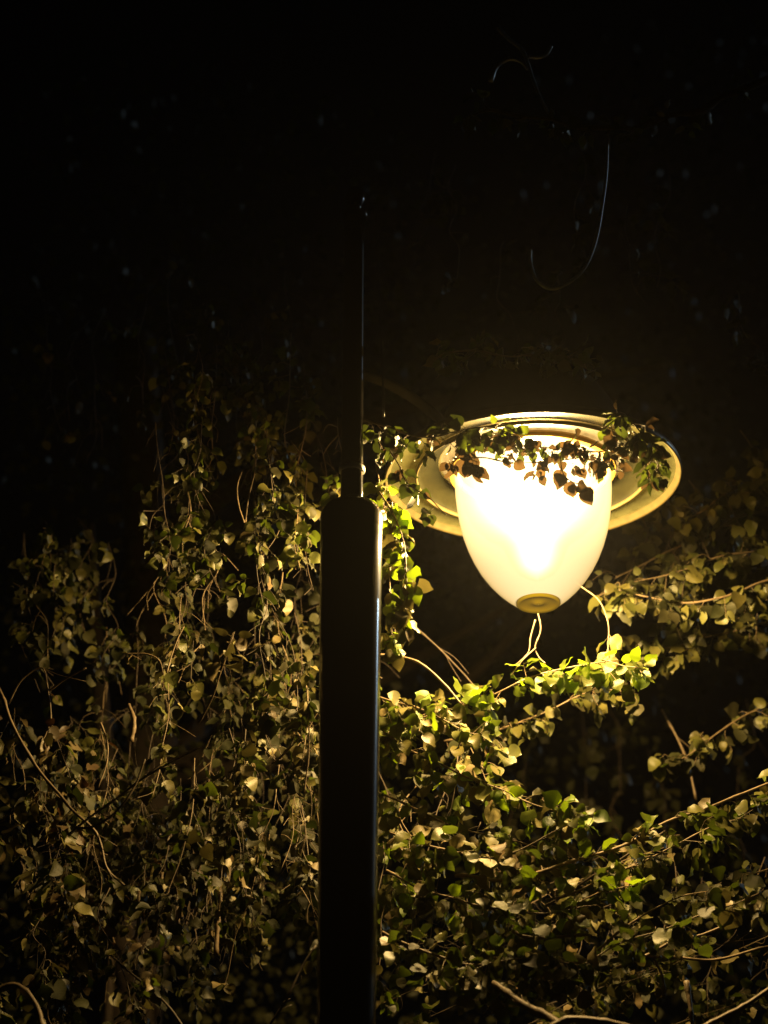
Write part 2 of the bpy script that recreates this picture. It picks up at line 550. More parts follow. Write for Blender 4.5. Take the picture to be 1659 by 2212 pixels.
def rv(rnd, s=1.0):
    return Vector((rnd.gauss(0, s), rnd.gauss(0, s), rnd.gauss(0, s)))


def vine(name, label, cat, px_pts, r0, r1, n_leaves, size, mats, kinds=('ovate',), seed=0, group=None, droop=0.7, clump=None,
         up=0.6, face=0.5, wild=0.5, twig=0.0, stem=None, t0=0.0, t1=1.0, world_pts=None, twigs_extra=0):
    """a stem through the given points, side twigs, and leaves along both; every leaf an object of its own"""
    rnd = random.Random(seed * 7919 + 13)
    dy = -0.22 if seed in (41, 42, 48) else -0.10 if 40 <= seed <= 55 else (0.20 if seed in (6, 7, 8, 9) else 0.0)
    pts = world_pts if world_pts else [P(q[0], q[1], q[2] + dy) for q in px_pts]
    cur = spline(pts, 6)
    n = len(cur)
    # a slight wobble so that no stem is a perfect curve
    cur = [c + Vector((noise.noise(c * 9 + Vector((seed, 0, 0))), noise.noise(c * 9 + Vector((0, seed, 5))), noise.noise(c * 9 + Vector((7, 0, seed))))) * min(0.018, 0.006 + r0) for c in cur]
    origin = cur[0].copy()
    root = empty(name, origin)
    tag(root, label, cat, group)
    mb = MB()
    rad = [r0 + (r1 - r0) * i / (n - 1) for i in range(n)]
    rad = [q * (1 + 0.22 * noise.noise(Vector((i * 0.9, seed * 3.1, 0))) + (0.35 if (i + seed) % 7 == 0 else 0)) for i, q in enumerate(rad)]
    mb.tube([c - origin for c in cur], rad, 6)
    view = (CAM - cur[n // 2]).normalized()
    side = 1

    def leafs_on(seq, k, ta, tb, sz):
        nonlocal side
        ns = len(seq)
        for i in range(k):
            t = ta + (tb - ta) * (i + rnd.uniform(0.1, 0.9)) / k
            f = t * (ns - 1)
            a = min(int(f), ns - 2)
            p = seq[a].lerp(seq[a + 1], f - a)
            if clump is not None and noise.noise(p * 7.0) < clump: continue
            tan = (seq[a + 1] - seq[a]).normalized()
            sd = tan.cross(view)
            sd = sd.normalized() if sd.length > 1e-3 else Vector((1, 0, 0))
            side = -side
            d = tan * 0.45 + sd * side * rnd.uniform(0.3, 0.9) + Vector((0, 0, -droop)) + rv(rnd, 0.33)
            nn = Vector((0, 0, up)) + view * face + rv(rnd, wild)
            s = sz[0] + (sz[1] - sz[0]) * 1.25 * rnd.random() ** 1.3
            if rnd.random() < 0.2: s *= 0.6
            put_leaf(root, origin, p, d, nn, s, mats, kinds, rnd)

    if twig > 0:
        ntw = max(2, int(n_leaves / 5))
        for i in range(ntw):
            t = t0 + (t1 - t0) * (i + rnd.random()) / ntw
            f = t * (n - 1)
            a = min(int(f), n - 2)
            p = cur[a].lerp(cur[a + 1], f - a)
            tan = (cur[a + 1] - cur[a]).normalized()
            d = (tan * 0.5 + rv(rnd, 0.7) + Vector((0, 0, -droop * 0.4))).normalized()
            Lt = twig * rnd.uniform(0.4, 1.1)
            q = [p, p + d * Lt * 0.5 + rv(rnd, 0.006), p + d * Lt + Vector((0, 0, -droop * Lt * 0.3))]
            q = spline(q, 3)
            mb.tube([c - origin for c in q], [max(0.0007, r1 * 0.9), max(0.0006, r1 * 0.8)] + [0.0006] * (len(q) - 2), 4, cap=False)
            leafs_on(q, 5, 0.2, 1.0, size)
    elif n_leaves:
        leafs_on(cur, n_leaves, t0, t1, size)
    for i in range(twigs_extra):
        t = rnd.uniform(0.2, 0.95)
        a = min(int(t * (n - 1)), n - 2)
        d = ((cur[a + 1] - cur[a]).normalized() + rv(rnd, 0.5)).normalized()
        Lt = rnd.uniform(0.03, 0.10)
        q = spline([cur[a], cur[a] + d * Lt * .5 + rv(rnd, .005), cur[a] + d * Lt], 3)
        mb.tube([c - origin for c in q], 0.0008, 4)
    mb.build('stem', stem or STEM, root)
    return root


O, B, NR = 'ovate', 'broad', 'narrow'
# --- leafy branches that can be told apart ---------------------------------
vine('leafy_branch', 'bright green leafy branch reaching right just beneath the glowing lamp bowl', 'branch',
     [(790, 1610, 6.75), (880, 1560, 6.7), (990, 1530, 6.65), (1090, 1490, 6.6), (1190, 1450, 6.6), (1290, 1425, 6.6), (1385, 1425, 6.6)],
     0.003, 0.0012, 170, (0.028, 0.042), 'gglll', (O, O, B), 1, twig=0.055, droop=0.5)
vine('leafy_branch', 'two bright lime leaves and small sprig at the tip under the lamp, right side', 'branch',
     [(1295, 1420, 6.62), (1340, 1435, 6.55), (1370, 1438, 6.5), (1400, 1446, 6.5)], 0.0013, 0.0008, 7, (0.028, 0.040), 'l', (O,), 2, droop=0.1, up=1.0)
vine('hanging_sprig', 'twisted brown twig with hanging leaves right of the lamp bowl bottom', 'twig',
     [(1245, 1255, 6.75), (1290, 1290, 6.72), (1312, 1340, 6.7), (1316, 1390, 6.68), (1318, 1420, 6.66)], 0.0016, 0.0012, 8, (0.03, 0.045), 'gp', (O,), 3, t0=0.6)
vine('leafy_branch', 'leafy side branch with large drooping leaves level with the lamp bowl bottom, frame edge', 'branch',
     [(1720, 1235, 7.1), (1640, 1262, 7.05), (1560, 1290, 7.0), (1480, 1300, 7.0), (1400, 1290, 7.0), (1340, 1275, 7.0), (1290, 1290, 7.05)],
     0.0032, 0.0012, 95, (0.030, 0.046), 'ggk', (O, O, B), 4, twig=0.05, droop=0.9)
vine('leafy_branch', 'dim leafy branch right of the lamp bowl, above the large drooping leaves', 'branch',
     [(1720, 1085, 7.3), (1620, 1110, 7.25), (1540, 1150, 7.2), (1470, 1175, 7.2), (1400, 1210, 7.2), (1330, 1250, 7.2)],
     0.003, 0.0012, 50, (0.028, 0.042), 'kkg', (O,), 5, twig=0.07, droop=0.9)
vine('leafy_branch', 'long pale stem with leaves rising from lower centre to the right frame edge', 'branch',
     [(985, 1895, 6.55), (1090, 1900, 6.5), (1190, 1880, 6.45), (1290, 1845, 6.45), (1390, 1800, 6.45), (1490, 1755, 6.45), (1590, 1720, 6.45), (1720, 1680, 6.45)],
     0.0042, 0.0026, 140, (0.026, 0.040), 'ggpl', (O,), 6, twig=0.045, droop=0.5)
vine('bare_twig', 'thin second stem running just under the long pale leafy stem', 'twig',
     [(1180, 1960, 6.6), (1260, 1905, 6.55), (1340, 1860, 6.5), (1440, 1795, 6.47)], 0.0028, 0.0022, 0, (0, 0), 'g', (O,), 7, stem=DARKSTEM)
vine('leafy_branch', 'small bright lime sprig of broad leaves below the long pale stem', 'branch',
     [(1230, 1965, 6.5), (1290, 1925, 6.42), (1340, 1915, 6.4), (1380, 1910, 6.38)], 0.0016, 0.001, 15, (0.030, 0.044), 'l', (B, O), 8, droop=0.3, t0=.4)
vine('leafy_branch', 'short rising stem with folded leaves below the bright lime sprig', 'branch',
     [(1290, 2055, 6.5), (1340, 2010, 6.48), (1400, 1970, 6.46), (1470, 1940, 6.45), (1530, 1930, 6.45)], 0.0028, 0.001, 28, (0.026, 0.040), 'ggp', (O,), 9, twig=0.03)
vine('leafy_branch', 'leafy stem sloping down to the right below the bright green branch', 'branch',
     [(800, 1560, 6.72), (870, 1610, 6.68), (950, 1650, 6.65), (1040, 1690, 6.65), (1130, 1730, 6.65), (1200, 1755, 6.65), (1240, 1785, 6.65)],
     0.003, 0.001, 140, (0.028, 0.042), 'ggpll', (O, O, B), 10, twig=0.055, droop=0.6)
vine('hanging_sprig', 'bright yellow leaf spray hanging beside the pole left of the bowl', 'leaf spray',
     [(815, 1060, 6.3), (845, 1110, 6.28), (870, 1170, 6.25), (880, 1230, 6.25), (880, 1290, 6.25), (872, 1350, 6.25)],
     0.0018, 0.001, 70, (0.028, 0.044), 'lgp', (O, O, B), 11, droop=0.9, up=0.2, face=0.8, wild=0.6, twig=0.03)
vine('hanging_sprig', 'leaf trail close against the pole beside the bright yellow spray', 'leaf spray',
     [(812, 1000, 6.4), (830, 1080, 6.4), (845, 1170, 6.4), (842, 1260, 6.4), (850, 1340, 6.4), (850, 1400, 6.4)],
     0.0018, 0.001, 60, (0.026, 0.040), 'lggp', (O, O, B), 34, droop=0.9, up=0.2, face=0.8, wild=0.6, twig=0.03)
vine('hanging_sprig', 'shadowed leaf trail against the left part of the lamp shade', 'leaf spray',
     [(790, 935, 6.2), (830, 960, 6.18), (860, 1000, 6.16), (880, 1040, 6.15), (930, 1075, 6.13), (965, 1110, 6.12)],
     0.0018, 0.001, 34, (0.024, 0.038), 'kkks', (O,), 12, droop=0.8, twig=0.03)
vine('draping_vine', 'dark leafy vine draped along the upper left edge of the shade', 'vine',
     [(790, 910, 6.05), (850, 930, 6.05), (920, 945, 6.06), (990, 935, 6.08), (1060, 925, 6.1), (1130, 945, 6.12)],
     0.0022, 0.0012, 75, (0.022, 0.034), 'kkg', (O,), 13, twig=0.04, droop=0.6)
vine('draping_vine', 'dark vine hanging across the top of the glowing bowl', 'vine',
     [(960, 960, 6.12), (1020, 945, 6.12), (1090, 955, 6.13), (1160, 965, 6.14), (1230, 975, 6.14), (1300, 975, 6.14), (1340, 960, 6.13)],
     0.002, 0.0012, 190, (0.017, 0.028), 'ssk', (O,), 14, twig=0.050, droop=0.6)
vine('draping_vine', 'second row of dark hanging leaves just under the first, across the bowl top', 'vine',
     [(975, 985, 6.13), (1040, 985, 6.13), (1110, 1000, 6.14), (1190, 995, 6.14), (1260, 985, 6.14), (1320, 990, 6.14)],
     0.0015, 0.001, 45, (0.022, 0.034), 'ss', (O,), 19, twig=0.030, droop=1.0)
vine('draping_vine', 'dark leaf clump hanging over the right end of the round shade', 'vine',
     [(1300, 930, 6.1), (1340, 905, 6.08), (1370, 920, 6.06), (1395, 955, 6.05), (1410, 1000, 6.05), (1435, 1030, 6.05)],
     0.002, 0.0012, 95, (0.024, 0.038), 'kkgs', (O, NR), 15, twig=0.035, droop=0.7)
vine('hanging_sprig', 'small reddish leaf cluster silhouetted against the bowl, right of its middle', 'leaf spray',
     [(1210, 985, 6.14), (1215, 1020, 6.14), (1235, 1040, 6.14), (1265, 1048, 6.14)],
     0.0014, 0.0008, 9, (0.030, 0.040), 's', (O,), 16, droop=1.3, up=0, face=1.2, wild=0.3)
vine('hanging_sprig', 'two reddish leaves silhouetted on the left shoulder of the bowl', 'leaf spray',
     [(985, 960, 6.14), (1010, 985, 6.14), (1035, 1000, 6.14)],
     0.0014, 0.0008, 6, (0.030, 0.042), 's', (O,), 17, droop=1.3, up=0, face=1.2, wild=0.3)
vine('draping_vine', 'faint leafy vine lying over the dark housing above the shade', 'vine',
     [(930, 780, 6.5), (1000, 755, 6.35), (1080, 770, 6.25), (1150, 765, 6.2), (1220, 775, 6.2), (1280, 800, 6.25)],
     0.0022, 0.0012, 120, (0.024, 0.036), 'gpg', (O, NR), 18, twig=0.05, droop=0.3)
# --- bare stems ----------------------------------------------------------------
vine('bare_twig', 'forked brown twig hanging straight below the brass cap of the bowl', 'twig',
     [(1148, 1300, 6.62), (1160, 1330, 6.62), (1166, 1360, 6.62), (1156, 1395, 6.62), (1166, 1418, 6.62), (1178, 1432, 6.6)], 0.0017, 0.0012, 0, (0, 0), 'g', (O,), 20)
vine('bare_twig', 'thin twig crossing behind the forked twig under the brass cap', 'twig',
     [(1158, 1335, 6.66), (1146, 1375, 6.66), (1140, 1410, 6.66), (1112, 1440, 6.66)], 0.0016, 0.0012, 0, (0, 0), 'g', (O,), 21)
vine('bare_twig', 'thin branchlet from the twig fork down to the left', 'twig',
     [(1156, 1396, 6.62), (1138, 1415, 6.6), (1118, 1438, 6.6), (1100, 1462, 6.6)], 0.0016, 0.0012, 0, (0, 0), 'g', (O,), 22)
vine('bare_twig', 'arching bare stem curving right from the pole under the bowl', 'twig',
     [(800, 1412, 6.6), (850, 1414, 6.6), (905, 1432, 6.58), (955, 1472, 6.57), (992, 1520, 6.56)], 0.0030, 0.0022, 0, (0, 0), 'g', (O,), 23)
vine('bare_twig', 'dim straight bare stem above the arching one', 'twig',
     [(880, 1340, 7.0), (930, 1385, 7.0), (975, 1430, 7.0), (1025, 1485, 7.0)], 0.0022, 0.0018, 0, (0, 0), 'g', (O,), 24, stem=DARKSTEM, twigs_extra=2)
vine('bare_twig', 'faint hanging stem in the dark hollow right of centre', 'twig',
     [(1430, 1530, 7.5), (1465, 1600, 7.5), (1490, 1660, 7.5), (1500, 1730, 7.5)], 0.0032, 0.0026, 0, (0, 0), 'g', (O,), 25, twigs_extra=3)
vine('bare_twig', 'short level stem low in the ivy right of the pole', 'twig',
     [(1110, 2010, 6.5), (1140, 2024, 6.5), (1200, 2026, 6.5), (1275, 2022, 6.5)], 0.0036, 0.003, 0, (0, 0), 'g', (O,), 26)
vine('bare_twig', 'bare stem rising to the right above the bottom right hollow', 'twig',
     [(1330, 2090, 6.55), (1400, 2062, 6.55), (1450, 2035, 6.55), (1520, 2015, 6.55), (1595, 1982, 6.55)], 0.0036, 0.0026, 0, (0, 0), 'g', (O,), 27)
vine('bare_twig', 'long sagging bare stem across the bottom right hollow', 'twig',
     [(1390, 2065, 6.6), (1450, 2072, 6.6), (1530, 2075, 6.6), (1600, 2062, 6.6), (1690, 2040, 6.6)], 0.0032, 0.0026, 0, (0, 0), 'g', (O,), 28)
vine('bare_branch', 'thick bare branch coming up from the bottom edge right of the pole', 'branch',
     [(1330, 2290, 6.2), (1240, 2235, 6.25), (1180, 2195, 6.3), (1110, 2160, 6.35), (1062, 2125, 6.4)], 0.011, 0.006, 0, (0, 0), 'g', (O,), 29, twigs_extra=5)
vine('bare_branch', 'pale curved branch at the very bottom right of the pole', 'branch',
     [(1180, 2230, 6.1), (1230, 2205, 6.1), (1300, 2205, 6.1), (1380, 2230, 6.1), (1430, 2270, 6.1)], 0.007, 0.006, 0, (0, 0), 'g', (O,), 30)
vine('bare_branch', 'forked bare branch rising to the bottom right corner', 'branch',
     [(1500, 2225, 6.3), (1560, 2195, 6.3), (1620, 2170, 6.3), (1700, 2120, 6.3)], 0.0055, 0.0045, 0, (0, 0), 'g', (O,), 31, twigs_extra=3)
vine('dry_stalk', 'short pale dry stalk standing upright in the bottom right hollow', 'stalk',
     [(1494, 2215, 6.5), (1488, 2170, 6.5), (1480, 2120, 6.5)], 0.0035, 0.0065, 0, (0, 0), 'g', (O,), 32)
vine('dry_stalk', 'thin dry stem hanging from the sagging stem, bottom right', 'stalk',
     [(1415, 2070, 6.6), (1432, 2110, 6.6), (1436, 2160, 6.6)], 0.002, 0.0045, 0, (0, 0), 'g', (O,), 33, stem=DARKSTEM)
# left side
vine('bare_branch', 'long thin bare stem sloping down from the left frame edge', 'branch',
     [(-60, 1350, 6.6), (-10, 1470, 6.58), (25, 1560, 6.56), (90, 1665, 6.55), (150, 1745, 6.55), (205, 1805, 6.55), (228, 1870, 6.55), (270, 1905, 6.55)], 0.0042, 0.0022, 0, (0, 0), 'g', (O,), 40, twigs_extra=3)
vine('bare_twig', 'curved bare stem sweeping up right from the long left stem', 'twig',
     [(165, 1790, 6.55), (205, 1780, 6.53), (260, 1740, 6.5), (300, 1690, 6.5), (318, 1635, 6.5)], 0.003, 0.0018, 0, (0, 0), 'g', (O,), 41, twigs_extra=2)
vine('bare_twig', 'straighter bare stem beside the curved one, reaching towards the pole', 'twig',
     [(150, 1800, 6.6), (220, 1745, 6.6), (300, 1690, 6.6), (370, 1650, 6.6), (430, 1615, 6.6)], 0.0028, 0.0016, 0, (0, 0), 'g', (O,), 42, twigs_extra=4)
vine('bare_twig', 'arching stem tip with a small pale leaf, left of the pole', 'twig',
     [(352, 1455, 6.65), (342, 1425, 6.65), (315, 1410, 6.65), (268, 1408, 6.65)], 0.002, 0.0014, 3, (0.018, 0.026), 'p', (NR,), 43, t0=0.85)
vine('bare_twig', 'upright curved stem pair left of the pole, tipped with one pale bud leaf', 'twig',
     [(362, 1455, 6.65), (368, 1420, 6.65), (380, 1385, 6.65), (396, 1355, 6.65)], 0.002, 0.0012, 0, (0, 0), 'g', (O,), 44)
vine('bare_twig', 'hooked stem hanging in the left hollow', 'twig',
     [(215, 1560, 6.7), (228, 1600, 6.7), (226, 1650, 6.7), (212, 1700, 6.7)], 0.0024, 0.0018, 0, (0, 0), 'g', (O,), 45, stem=STEM)
vine('bare_twig', 'looping tendril near the left frame edge', 'twig',
     [(20, 1520, 6.6), (50, 1470, 6.6), (90, 1445, 6.6), (105, 1490, 6.6), (108, 1550, 6.6), (92, 1590, 6.6)], 0.002, 0.0014, 4, (0.024, 0.034), 'pd', (O,), 46, t0=.6, twigs_extra=2)
vine('bare_twig', 'short diagonal twig above the left tendril', 'twig',
     [(105, 1490, 6.6), (140, 1462, 6.58), (188, 1438, 6.56)], 0.0022, 0.0016, 0, (0, 0), 'g', (O,), 47)
vine('hanging_sprig', 'pale starry leaf cluster glowing left of the pole', 'leaf spray',
     [(430, 1560, 6.55), (462, 1500, 6.5), (480, 1450, 6.48), (495, 1405, 6.46), (510, 1365, 6.46)],
     0.0022, 0.001, 12, (0.036, 0.052), 'pp', (O, NR), 48, droop=0.5, up=.2, face=.9, wild=.5, t0=.5)
vine('bare_twig', 'thin upright stem in the ivy above the starry leaf cluster', 'twig',
     [(528, 1130, 6.7), (540, 1070, 6.7), (552, 1010, 6.7), (556, 950, 6.7)], 0.0018, 0.0012, 0, (0, 0), 'g', (O,), 49)
vine('bare_twig', 'curved thin stem beside the upright one in the dim ivy', 'twig',
     [(528, 1128, 6.68), (515, 1090, 6.68), (512, 1050, 6.68), (522, 1020, 6.68)], 0.0016, 0.0012, 0, (0, 0), 'g', (O,), 50)
vine('bare_twig', 'thin straight stem hanging close to the left side of the pole', 'twig',
     [(655, 1720, 6.5), (668, 1640, 6.5), (668, 1570, 6.5)], 0.002, 0.0016, 0, (0, 0), 'g', (O,), 51)
vine('bare_twig', 'short bare twig with a fork by the left side of the pole', 'twig',
     [(590, 1650, 6.5), (620, 1622, 6.5), (650, 1590, 6.5)], 0.0024, 0.0014, 0, (0, 0), 'g', (O,), 52, twigs_extra=2)
vine('bare_twig', 'stem trailing down to the bottom edge left of the pole', 'twig',
     [(240, 2060, 6.6), (300, 2110, 6.6), (360, 2170, 6.6), (410, 2240, 6.6)], 0.0022, 0.003, 0, (0, 0), 'g', (O,), 53, stem=DARKSTEM)
vine('bare_branch', 'pale stem bending over in the bottom left corner', 'branch',
     [(-30, 2150, 6.35), (30, 2130, 6.35), (70, 2170, 6.33), (100, 2240, 6.3)], 0.007, 0.006, 8, (0.03, 0.045), 'gp', (O,), 54)
vine('bare_twig', 'stem rising by the foot of the pole on its left side', 'twig',
     [(570, 2240, 6.5), (610, 2180, 6.5), (650, 2100, 6.5), (685, 2040, 6.5)], 0.003, 0.0022, 0, (0, 0), 'g', (O,), 55, stem=DARKSTEM, twigs_extra=3)
for i, (x, y, L) in enumerate([(300, 1990, 130), (345, 1930, 100), (385, 2000, 110), (470, 1990, 150), (485, 1880, 60), (275, 1560, 80)]):
    vine('dry_stalk', 'dry pale strip hanging in the lower left ivy, ' + ['longer one nearest the left stems', 'upper middle one', 'lower middle one', 'longest one nearest the pole', 'short one above the longest', 'highest one beside the dark hollow'][i], 'dry stem',
         [(x, y - L / 2, 6.75), (x - 6 + i * 3, y, 6.74), (x - 14 + 4 * i, y + L / 2, 6.74)], 0.004, 0.006, 0, (0, 0), 'd', (NR,), 60 + i, group='dry strips hanging in the ivy')
# top: loop and twisted shoot catching the cool side light
m = empty('hanging_cable', P(1312, 290, 6.3))
tag(m, 'slim dark cable hanging in a U loop high above the shade', 'cable')
mb = MB()
og = P(1312, 290, 6.3)
mb.tube([p - og for p in spline([P(1312, 290, 6.3), P(1310, 370, 6.3), P(1300, 450, 6.3), P(1287, 520, 6.3), P(1265, 575, 6.3), P(1232, 608, 6.3), P(1190, 624, 6.3), P(1160, 605, 6.3), P(1147, 570, 6.3), P(1146, 540, 6.3)], 6)], 0.0036, 12)
mb.build('cable_strand', CABLE, m)
for lab, pts, r in (('glinting bare shoot crossing diagonally at the top right', [(1075, 60), (1100, 85), (1128, 108), (1140, 135), (1152, 172), (1170, 215), (1192, 255)], 0.005),
                    ('arched dark shoot curling left from the diagonal one at the top', [(1060, 175), (1072, 145), (1098, 128), (1125, 133), (1140, 150)], 0.006),
                    ('short hooked shoot curling right from the diagonal one at the top', [(1142, 122), (1160, 124), (1180, 118), (1192, 100)], 0.005)):
    og = P(pts[0][0], pts[0][1], 6.3)
    r_ = empty('bare_shoot', og)
    tag(r_, lab, 'shoot')
    mb = MB()
    seq = spline([P(x, y, 6.3) for x, y in pts], 6)
    mb.tube([p - og for p in seq], [r * (1 - 0.5 * i / len(seq)) for i in range(len(seq))], 10)
    mb.build('stem', CABLE, r_)

vine('dark_limb', 'faint leafy limb crossing the darkness above the hanging cable', 'branch',
     [(1740, 140, 6.5), (1560, 215, 6.45), (1420, 262, 6.4), (1312, 284, 6.3), (1200, 262, 6.3), (1080, 240, 6.3), (1010, 262, 6.3)],
     0.009, 0.003, 90, (0.024, 0.038), 'kkg', (O,), 35, twig=0.06, stem=DARKSTEM)

# --- curtains of ivy: each shoot is a thing ------------------------------------
rs = random.Random(77)


ORD = ['first', 'second', 'third', 'fourth', 'fifth', 'sixth', 'seventh', 'eighth', 'ninth', 'tenth', 'eleventh', 'twelfth',
       'thirteenth', 'fourteenth', 'fifteenth', 'sixteenth', 'seventeenth', 'eighteenth', 'nineteenth', 'twentieth']
ORD += ['twenty ' + o for o in ORD[:9]]


def curtain(n, xr, yr, Yr, length, leaves, size, mats, kinds, name, label, group, seed0, slope=(0, 0), twig=0.06, **kw):
    for i in range(n):
        fx = (i + rs.random()) / n
        x = xr[0] + (xr[1] - xr[0]) * fx
        y = rs.uniform(*yr)
        Y = rs.uniform(*Yr)
        L = rs.uniform(*length)
        pts = []
        sx = rs.uniform(*slope) if slope != (0, 0) else rs.uniform(-0.25, 0.25)
        for k in range(6):
            t = k / 5
            pts.append((x + sx * L * t + rs.gauss(0, 12), y + L * t * kw.get('fall', 1.0) + rs.gauss(0, 8), Y + 0.05 * math.sin(3 * t + i) - 0.10 * t))
        kk = {a: b for a, b in kw.items() if a not in ('fall', 'ordinal')}
        lab = label
        if 'ordinal' in kw:
            o_ = ORD[i] if i < n - 1 else 'last'
            lab = label.replace('#', o_)
        vine(name, lab, 'ivy shoot', pts, rs.uniform(0.0008, 0.0013), 0.0008, leaves, size, mats, kinds, seed0 + i, group=group, twig=twig, stem=rs.choice((STEM, DARKSTEM, DARKSTEM)), clump=-0.13, **kk)


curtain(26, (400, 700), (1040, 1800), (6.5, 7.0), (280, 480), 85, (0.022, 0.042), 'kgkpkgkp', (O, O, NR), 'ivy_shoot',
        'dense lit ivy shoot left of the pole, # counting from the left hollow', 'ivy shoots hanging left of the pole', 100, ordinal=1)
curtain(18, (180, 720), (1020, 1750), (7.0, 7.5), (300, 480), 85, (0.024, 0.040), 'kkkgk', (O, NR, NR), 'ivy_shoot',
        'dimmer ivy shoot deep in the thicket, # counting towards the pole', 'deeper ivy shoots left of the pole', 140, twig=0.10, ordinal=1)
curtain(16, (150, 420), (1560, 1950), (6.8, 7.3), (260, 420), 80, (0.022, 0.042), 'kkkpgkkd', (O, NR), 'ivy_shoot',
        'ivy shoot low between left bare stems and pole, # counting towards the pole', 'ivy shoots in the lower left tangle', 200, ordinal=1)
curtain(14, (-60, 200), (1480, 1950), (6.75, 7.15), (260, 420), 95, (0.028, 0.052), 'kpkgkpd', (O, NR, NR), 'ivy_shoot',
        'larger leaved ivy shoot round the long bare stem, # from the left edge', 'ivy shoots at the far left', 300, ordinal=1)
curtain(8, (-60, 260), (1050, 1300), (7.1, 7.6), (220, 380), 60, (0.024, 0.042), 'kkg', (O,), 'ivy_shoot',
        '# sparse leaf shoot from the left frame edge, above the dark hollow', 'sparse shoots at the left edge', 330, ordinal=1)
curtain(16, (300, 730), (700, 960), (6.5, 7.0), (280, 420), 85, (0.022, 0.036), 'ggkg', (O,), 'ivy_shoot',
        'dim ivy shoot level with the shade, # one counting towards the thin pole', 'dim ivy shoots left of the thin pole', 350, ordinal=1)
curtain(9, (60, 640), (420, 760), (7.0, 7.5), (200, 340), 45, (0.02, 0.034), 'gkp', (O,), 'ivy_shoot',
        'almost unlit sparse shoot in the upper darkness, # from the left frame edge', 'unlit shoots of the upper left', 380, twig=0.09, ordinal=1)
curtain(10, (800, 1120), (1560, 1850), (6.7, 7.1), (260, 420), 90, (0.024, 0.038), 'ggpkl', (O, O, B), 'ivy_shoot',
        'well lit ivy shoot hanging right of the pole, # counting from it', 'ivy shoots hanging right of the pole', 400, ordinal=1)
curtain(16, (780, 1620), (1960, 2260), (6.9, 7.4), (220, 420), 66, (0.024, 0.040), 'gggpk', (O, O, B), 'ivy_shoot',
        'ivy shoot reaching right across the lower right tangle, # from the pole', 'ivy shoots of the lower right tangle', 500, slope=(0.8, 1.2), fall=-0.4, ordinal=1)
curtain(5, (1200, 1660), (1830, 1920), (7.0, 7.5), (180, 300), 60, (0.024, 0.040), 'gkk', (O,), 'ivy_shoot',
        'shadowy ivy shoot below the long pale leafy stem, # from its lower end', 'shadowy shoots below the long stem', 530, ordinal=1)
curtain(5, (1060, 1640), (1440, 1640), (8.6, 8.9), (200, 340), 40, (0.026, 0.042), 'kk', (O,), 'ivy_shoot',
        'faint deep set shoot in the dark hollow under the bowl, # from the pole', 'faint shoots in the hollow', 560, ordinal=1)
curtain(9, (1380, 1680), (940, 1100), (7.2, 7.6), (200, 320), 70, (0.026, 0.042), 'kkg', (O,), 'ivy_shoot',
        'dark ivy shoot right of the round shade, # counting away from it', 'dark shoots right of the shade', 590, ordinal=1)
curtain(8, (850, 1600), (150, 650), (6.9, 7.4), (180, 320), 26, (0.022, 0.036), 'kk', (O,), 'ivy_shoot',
        'unlit sparse shoot in the darkness above the lamp, # from the pole', 'unlit shoots above the lamp', 620, twig=0.09, ordinal=1)

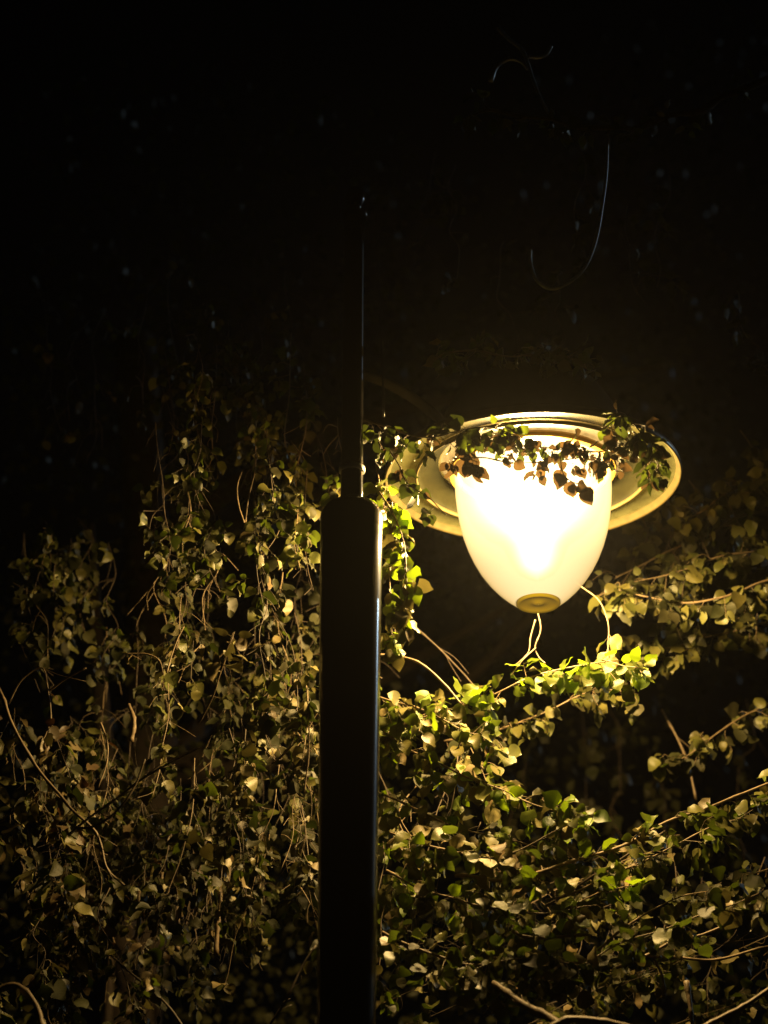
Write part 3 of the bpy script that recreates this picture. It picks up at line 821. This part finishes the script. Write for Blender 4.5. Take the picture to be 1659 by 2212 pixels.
# --- leafy branches sweeping right behind and below the bowl, each named by where it runs
for i, (lab, pts, nl, mats, sz) in enumerate([
    ('leafy branch crossing just below the bright green branch, towards the dark hollow', [(960, 1600, 7.1), (1080, 1570, 7.05), (1190, 1530, 7.0), (1290, 1490, 7.0), (1380, 1500, 7.0)], 110, 'gkg', (0.024, 0.038)),
    ('leafy branch level with the cap of the bowl, reaching in from the right edge behind', [(1730, 1330, 7.3), (1620, 1350, 7.25), (1520, 1380, 7.2), (1430, 1400, 7.2), (1350, 1380, 7.2)], 100, 'ggk', (0.028, 0.044)),
    ('dim branch level with the shade on the far right', [(1730, 1000, 7.3), (1650, 1040, 7.2), (1580, 1060, 7.15), (1520, 1100, 7.1), (1450, 1130, 7.1)], 80, 'gkk', (0.028, 0.042)),
    ('dim branch right of the bowl between shade and drooping leaves', [(1730, 1180, 7.2), (1630, 1190, 7.15), (1530, 1210, 7.1), (1440, 1240, 7.1), (1350, 1265, 7.1)], 90, 'ggk', (0.026, 0.042)),
    ('leafy branch between the sloping stem and the long pale stem', [(830, 1720, 6.75), (930, 1760, 6.7), (1040, 1800, 6.7), (1140, 1830, 6.7), (1230, 1850, 6.7)], 130, 'ggpl', (0.026, 0.040)),
    ('leafy branch just under the long pale stem at the right edge', [(1180, 1950, 6.7), (1300, 1900, 6.65), (1420, 1850, 6.6), (1540, 1790, 6.6), (1700, 1740, 6.6)], 130, 'ggk', (0.026, 0.042)),
    ('lower leafy branch curving from the pole to under the lime sprig', [(830, 1880, 6.6), (940, 1930, 6.55), (1060, 1960, 6.5), (1180, 1970, 6.5), (1290, 1955, 6.5)], 130, 'ggpl', (0.026, 0.040)),
    ('low leafy branch above the short level stem, right of the pole', [(830, 2010, 6.5), (930, 2060, 6.45), (1040, 2080, 6.45), (1160, 2070, 6.45), (1260, 2090, 6.45)], 130, 'ggpk', (0.028, 0.044)),
    ('leafy branch rising right through the middle of the lit tangle', [(840, 1800, 6.6), (960, 1840, 6.55), (1080, 1850, 6.5), (1190, 1800, 6.5), (1290, 1760, 6.5)], 120, 'ggpl', (0.026, 0.040)),
    ('leafy branch over the sagging bare stem, rising to the right edge', [(1060, 2140, 6.5), (1200, 2110, 6.45), (1340, 2040, 6.45), (1480, 1990, 6.45), (1640, 1930, 6.45)], 120, 'ggpk', (0.026, 0.042)),
    ('dim leafy branch far right between drooping leaves and long pale stem', [(1730, 1500, 7.4), (1640, 1530, 7.35), (1560, 1580, 7.3), (1500, 1620, 7.3), (1450, 1650, 7.3)], 80, 'kgk', (0.028, 0.042)),
    ('faint leafy branch low along the right frame edge', [(1740, 1840, 6.8), (1660, 1880, 6.8), (1580, 1900, 6.8), (1500, 1930, 6.8)], 70, 'gk', (0.028, 0.044)),
    ('bright lit branch leaving the pole just above the bright green branch', [(800, 1500, 6.7), (860, 1520, 6.65), (930, 1545, 6.6), (1000, 1580, 6.6), (1070, 1600, 6.6)], 110, 'lggp', (0.026, 0.040))]):
    vine('leafy_branch', lab, 'branch', pts, 0.0026, 0.001, nl, sz, mats, (O, O, B), 700 + i, twig=0.065, droop=0.55)

# --- trees behind, carrying the ivy -------------------------------------------
def tree(label, x, y, h, r, seed, n_leaf, crown_c, crown_r):
    rnd = random.Random(seed)
    root = empty('tree', Vector((x, y, 0)))
    tag(root, label, 'tree')
    mb = MB()
    pts = [Vector((0.05 * math.sin(i * 1.3 + seed), 0.05 * math.cos(i * 1.1), h * i / 9)) for i in range(10)]
    mb.tube(spline(pts, 3), [r * (1.25 if k == 0 else 1) * (1 - 0.55 * k / 27) for k in range(28)], 14)
    mb.build('trunk', BARK, root)
    for i in range(9):
        t = rnd.uniform(0.35, 0.95)
        p = pts[min(int(t * 9), 8)]
        a = rnd.uniform(0, 6.28)
        d = Vector((math.cos(a), math.sin(a) * 0.6 + .2, rnd.uniform(0.1, 0.7))).normalized()
        L = rnd.uniform(0.8, 1.6)
        q = spline([p, p + d * L * .5 + rv(rnd, .05), p + d * L + rv(rnd, .08)], 4)
        mb = MB()
        mb.tube(q, [r * .3 * (1 - .8 * k / (len(q) - 1)) for k in range(len(q))], 8)
        mb.build('limb', BARK, root)
    mb = MB()
    for i in range(n_leaf):
        while True:
            q = Vector((rnd.uniform(-1, 1), rnd.uniform(-1, 1), rnd.uniform(-1, 1)))
            if q.length < 1: break
        c = Vector((crown_c[0] + q.x * crown_r[0], crown_c[1] + q.y * crown_r[1], crown_c[2] + q.z * crown_r[2]))
        if noise.noise((c + Vector((x, y, 0))) * 1.6 + Vector((seed, 0, 0))) < -0.12: continue
        d = (rv(rnd) + Vector((0, 0, -.5))).normalized()
        n = (rv(rnd) + Vector((0, 0, .6)))
        s = d.cross(n).normalized()
        n = s.cross(d)
        z = rnd.uniform(0.025, 0.045)
        mb.add([tuple(c), tuple(c + d * z * .4 + s * z * .35 + n * z * .1), tuple(c + d * z), tuple(c + d * z * .4 - s * z * .35 + n * z * .1), tuple(c + d * z * .5)],
               [(0, 1, 4), (1, 2, 4), (2, 3, 4), (3, 0, 4)])
    tag(mb.build('crown', DARK, root), kind='stuff')


tree('dark tree behind the ivy on the left, trunk hidden in leaves', -0.75, 9.3, 6.6, 0.14, 5, 15000, (0.1, 0.0, 4.8), (1.6, 0.7, 2.9))
tree('dark tree behind the lamp, its crown a black mass', 2.1, 10.8, 8.2, 0.17, 9, 16000, (-0.8, 0.0, 5.6), (1.9, 0.8, 3.3))

print('leaf objects', N_LEAF)
